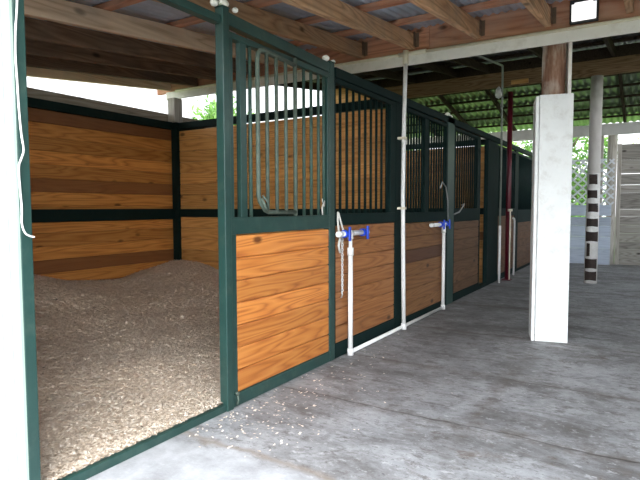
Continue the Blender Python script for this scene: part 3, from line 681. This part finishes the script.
# ------------------------------------------------------------------ columns
W = .157; ca = math.radians(14)
cx, cy = -.757 - W * math.sin(ca), 5.254 + W * math.cos(ca)
colr = empty('log_column', (cx, cy, 0), 'thick log column boxed in white boards below the white beam', 'column')
def rot(px, py): return (cx + px * math.cos(ca) - py * math.sin(ca), cy + px * math.sin(ca) + py * math.cos(ca))
def rbox(m, a0, a1, b0, b1, z0, z1, bev=.004):
    q = [rot(a0, b0), rot(a1, b0), rot(a1, b1), rot(a0, b1)]
    m.hexa([(p[0], p[1], z0) for p in q] + [(p[0], p[1], z1) for p in q], None, bev)
for (a0, a1, b0, b1, zt) in ((-W + .034, W, -W, -W + .024, 2.268), (-W, -W + .030, -W + .003, W, 2.26), (W - .024, W - .001, -W + .026, W, 2.265), (-W + .032, W - .026, W - .024, W, 2.255)):
    m = MB(); rbox(m, a0, a1, b0, b1, 0, zt); m.build('casing_board', M['white'], colr)
m = MB(); pts = [(cx + .006 + .004 * math.sin(i), cy - .01, 0.01 + 2.98 * i / 14) for i in range(15)]
m.tube(pts, [.101 + .003 * math.sin(i * 1.7) for i in range(15)], 20, .5); tag(m.build('log', M['log'], colr), 'rough weathered log')
m = MB(); rbox(m, .112, .142, -.10, .06, 2.22, 2.98); tag(m.build('side_board', M['whitebeam'], colr), 'narrow white board nailed to the log')

R0 = .096
sx, sy = -.80, 9.757
pr = empty('striped_pole', (sx, sy, 0), 'pale round wooden pole with dark brown wrapped bands', 'pole')
m = MB(); m.tube([(sx + .02 * i / 10, sy, 3.352 * i / 10) for i in range(11)], [R0 - .0006 * i for i in range(11)], 24, .5); m.build('shaft', M['pole'], pr)
m = MB(); m.tube([(sx + .004, sy, .0), (sx + .012, sy, 1.80)], [R0 + .0022, R0 + .0018], 24, .5); tag(m.build('white_wrap', M['bandwhite'], pr), 'white lower wrap')
def bandpatch(z0, z1, a0, a1, wob=.005):
    m = MB(); n = 18; vs = []; fs = []
    for i in range(n + 1):
        a = a0 + (a1 - a0) * i / n
        for (z, r) in ((z0 + wob * math.sin(a * 3), R0 - .001), (z0 + wob * math.sin(a * 3), R0 + .006), (z1 + wob * math.sin(a * 2 + 1), R0 + .006), (z1 + wob * math.sin(a * 2 + 1), R0 - .001)):
            vs.append((sx + .004 + r * math.cos(a), sy + r * math.sin(a), z))
    for i in range(n):
        for k in range(4): fs.append((i * 4 + k, i * 4 + (k + 1) % 4, (i + 1) * 4 + (k + 1) % 4, (i + 1) * 4 + k))
    fs.append((0, 1, 2, 3)); fs.append((n * 4, n * 4 + 3, n * 4 + 2, n * 4 + 1))
    m.add(vs, fs, .5); m.build('brown_band', M['brown'], pr)
D = math.pi / 180
zc = lambda y: max(.025, 1.25 - (y - 208.2) / 531.2 * 8.76)
for (ya, yb, a0, a1) in ((176, 186, 240, 318), (191.5, 199.5, 226, 335), (204.5, 213, 238, 335), (219.5, 227.5, 222, 335), (232.5, 242, 218, 338), (259.5, 269, 215, 330), (272, 281, 220, 330)):
    bandpatch(zc(yb), zc(ya), a0 * D, a1 * D)
bandpatch(zc(257), zc(244), 232 * D, 262 * D)

# ------------------------------------------------------------------ far end
YL = 13.0
m = MB()
for z0, z1 in ((.0, .34), (.345, .60), (.605, .84), (.845, 1.03), (1.06, 1.275)): m.box(-4.6, -.70, YL, YL + .04, z0, z1, None, .005)
m.box(-4.6, -.70, YL - .01, YL + .05, 1.275, 1.295, None, .005)
w = m.build('wall_far', M['blue_x'], origin=(-2.5, YL, 0)); struct(w, 'low faded blue board wall under the lattice at the far end', 'wall')
la = empty('lattice_panel', (-1.5, YL, 1.30), 'white diamond lattice screen above the faded blue boards', 'lattice')
m = MB(); X0, X1, Z0, Z1 = -4.6, -.66, 1.30, 2.27
d = .185
for layer, sgn in ((YL + .006, 1), (YL + .017, -1)):
    for k in range(-30, 70):
        c0 = X0 + k * d
        lo = (X0 - c0) * sgn; hi = (X1 - c0) * sgn
        t0, t1 = max(0, min(lo, hi)), min(Z1 - Z0, max(lo, hi))
        if t1 - t0 > .03: m.beam((c0 + sgn * t0, layer, Z0 + t0), (c0 + sgn * t1, layer, Z0 + t1), .036, .009, .5, 0, (0, 1, 0))
m.build('slats', M['lattice'], la)
m = MB(); m.box(X0, X1 - .15, YL + .024, YL + .05, Z1 - .02, Z1 + .02, .5, .003); m.build('top_trim', M['lattice'], la)
m = MB(); m.tube([(-.72 + .004 * math.sin(i), 13.17, 2.93 * i / 8) for i in range(9)], .095, 18, .5)
tag(m.build('round_post', M['grey_z']), 'round grey wooden post behind the right end of the lattice', 'post')
m = MB(); m.box(-.94, -.88, 13.07, 13.13, 0, 2.9, .5, .006)
tag(m.build('square_post', M['grey_z']), 'thin grey post just left of the round post at the far end', 'post')
m = MB()
for i, (z0, z1) in enumerate(((.0, .17), (.172, .34), (.342, .50), (.502, .68), (.682, .86), (.862, 1.04), (1.042, 1.20), (1.203, 1.55), (1.552, 1.72), (1.727, 1.955), (1.967, 2.26), (2.262, 2.59))):
    m.box(-.56, 2.6, 13.2, 13.23, z0, z1, None, .005)
w = m.build('wall_right', M['grey_x'], origin=(1, 13.2, 0)); struct(w, 'weathered grey plank wall with light between the planks at far right', 'wall')
m = MB(); m.box(-.62, -.54, 13.14, 13.2, 0, 2.60, .2, .005); m.build('end_post', M['grey_z'], w)
# unseen plank wall, added on the right to darken the aisle
m = MB(); boards_y(m, 2.56, 2.6, 1.0, 13.15, 0, 2.4, h=.2, gap=.004)
struct(m.build('wall_light_block', M['dim_y'], origin=(2.58, 7, 0)), 'unseen dark plank wall added along the right side to block light', 'wall')

# ------------------------------------------------------------------ trees outside
def tree(x, y, h, rad, n, mat, label, leaf=.09, low=.25, gap=.0):
    root = empty('tree', (x, y, -.04), label, 'tree', 'trees outside the barn')
    m = MB(); m.tube([(x, y, -.04), (x + .05, y, h * .3), (x - .05, y + .05, h * .62), (x, y, h * .85)], [.14, .11, .07, .03], 10, .5)
    for k in range(6):
        a = k * 1.05; zz = h * (.35 + .07 * k); m.tube([(x, y, zz), (x + math.cos(a) * rad * .6, y + math.sin(a) * rad * .6, zz + h * .12)], [.05, .015], 6, .5)
    m.build('trunk', M['bark'], root)
    nb = 26; bc = []
    for k in range(nb):
        a = random.random() * 6.283; rr = rad * math.sqrt(random.random()) * .85; zz = h * (low + (1 - low) * random.random())
        f = 1 - .5 * abs((zz / h - .6) / .4) ** 2
        bc.append((x + math.cos(a) * rr * max(.3, f), y + math.sin(a) * rr * max(.3, f), zz))
    bc = np.array(bc); ci = rng.integers(0, nb, n)
    P = bc[ci] + rng.normal(0, rad * .17, (n, 3)); P[:, 2] = np.maximum(P[:, 2], .1)
    A = rng.normal(0, 1, (n, 3)); A /= np.linalg.norm(A, axis=1)[:, None]; B = np.cross(A, rng.normal(0, 1, (n, 3))); B /= np.linalg.norm(B, axis=1)[:, None]
    l = leaf * (.6 + .8 * rng.random(n))[:, None]; C = np.cross(A, B) * l * .18
    Q = np.stack([P - A * l, P + B * l * .42 + C, P + A * l, P - B * l * .42 + C], 1).reshape(-1, 3) - np.array([x, y, -.04])
    me = bpy.data.meshes.new('foliage'); me.from_pydata(Q.tolist(), [], np.arange(4 * n).reshape(n, 4).tolist())
    at = me.attributes.new('rnd', 'FLOAT', 'FACE'); at.data.foreach_set('value', rng.random(n).astype(np.float32))
    me.materials.append(mat); o = bpy.data.objects.new('foliage', me); COL.objects.link(o); o.parent = root
tree(-14.5, 8.0, 4.2, 1.2, 900, M['leaf2'], 'pale bush beyond the back wall, seen over the open stall')
tree(-10.5, 11.2, 4.2, 1.5, 4200, M['leaf'], 'leafy tree outside, seen through the first barred panel')
tree(-8.6, 17.5, 4.6, 1.7, 5200, M['leaf'], 'leafy tree outside, seen through the third barred panel')
tree(-5.2, 21.5, 3.9, 1.6, 5000, M['leaf2'], 'bright bush outside, seen left of the log column')
tree(-2.2, 18.0, 4.1, 1.4, 5200, M['leaf'], 'leafy tree outside, seen behind the lattice')
tree(1.0, 23.5, 3.6, 1.4, 4200, M['leaf'], 'leafy bush outside behind the round grey post')
def palm(x, y, h, label):
    root = empty('palm', (x, y, -.04), label, 'palm')
    m = MB(); m.tube([(x, y, -.04), (x + .1, y, h * .5), (x, y, h)], [.13, .1, .08], 10, .5); m.build('trunk', M['bark'], root)
    for k in range(16):
        a = k * 2 * math.pi / 16 + .2 * random.random(); up = .35 + .5 * random.random(); ln = 1.3 + .4 * random.random()
        m = MB(); spine = []
        for i in range(9):
            t = i / 8; spine.append(Vector((x + math.cos(a) * ln * t, y + math.sin(a) * ln * t, h + up * t * 1.6 - 1.5 * t * t)))
        m.tube(spine, [.014 - .0012 * i for i in range(9)], 5, .3)
        side = Vector((-math.sin(a), math.cos(a), 0))
        for i in range(1, 26):
            t = i / 26 * 7.99; j = int(t); p = spine[j].lerp(spine[j + 1], t - j); dr = (spine[j + 1] - spine[j]).normalized()
            L_ = .34 * math.sin(math.pi * (.12 + .8 * i / 26))
            for sg in (-1, 1):
                e = p + side * sg * L_ + dr * L_ * .5 + Vector((0, 0, -.10)); w_ = dr * .018
                m.add([p - w_, p + w_, e + w_ * .2, e - w_ * .2], [(0, 1, 2, 3)])
        m.build('frond', M['leaf2'], root)
palm(.95, 16.6, 3.1, 'palm outside above the plank wall at the far right')
palm(4.4, 17.4, 3.2, 'palm outside beyond the right edge of the plank wall')

# ------------------------------------------------------------------ light, camera
wd = bpy.data.worlds.new('sky'); S.world = wd; wd.use_nodes = True
nt = wd.node_tree; nt.nodes.clear()
out = nt.nodes.new('ShaderNodeOutputWorld'); bg = nt.nodes.new('ShaderNodeBackground'); L(nt, bg.outputs[0], out.inputs[0])
tc = nt.nodes.new('ShaderNodeTexCoord'); se = nt.nodes.new('ShaderNodeSeparateXYZ'); L(nt, tc.outputs['Generated'], se.inputs[0])
c = ramp_(nt, se.outputs[2], [(0.0, (.95, .97, 1.0)), (.35, (.88, .94, 1.0)), (1., (.72, .85, 1.0))])
dt = nt.nodes.new('ShaderNodeVectorMath'); dt.operation = 'DOT_PRODUCT'; L(nt, tc.outputs['Generated'], dt.inputs[0]); dt.inputs[1].default_value = Vector((.28, -.92, .28)).normalized()
gl = ramp_(nt, dt.outputs['Value'], [(.25, (0, 0, 0)), (.95, (1, 1, 1))])          # bright hazy sky on the open side
L(nt, c, bg.inputs[0]); L(nt, math_(nt, 'ADD', 1.1, math_(nt, 'MULTIPLY', gl, 3.2)), bg.inputs[1])
sun = bpy.data.lights.new('sun', 'SUN'); sun.energy = 1.0; sun.angle = math.radians(25); sun.color = (1, .96, .9)
so = bpy.data.objects.new('sun', sun); COL.objects.link(so)
so.rotation_euler = Vector((.30, -.42, .86)).to_track_quat('Z', 'Y').to_euler()

cam = bpy.data.cameras.new('camera'); co = bpy.data.objects.new('camera', cam); COL.objects.link(co); S.camera = co
cam.sensor_width = 36.; cam.lens = 36. * 531.23 / 640; cam.clip_end = 300
co.rotation_mode = 'QUATERNION'
from mathutils import Euler
co.location = (0, 0, 1.25)
co.rotation_quaternion = (Euler((math.radians(90 - 3.476), 0, math.radians(31.776))).to_matrix() @ Matrix.Rotation(math.radians(-.153), 3, 'Z')).to_quaternion()
S.view_settings.view_transform = 'Standard'; S.view_settings.look = 'None'; S.view_settings.gamma = 1.; S.view_settings.use_curve_mapping = False
S.view_settings.exposure = 1.2
S.cycles.max_bounces = 10; S.cycles.diffuse_bounces = 8
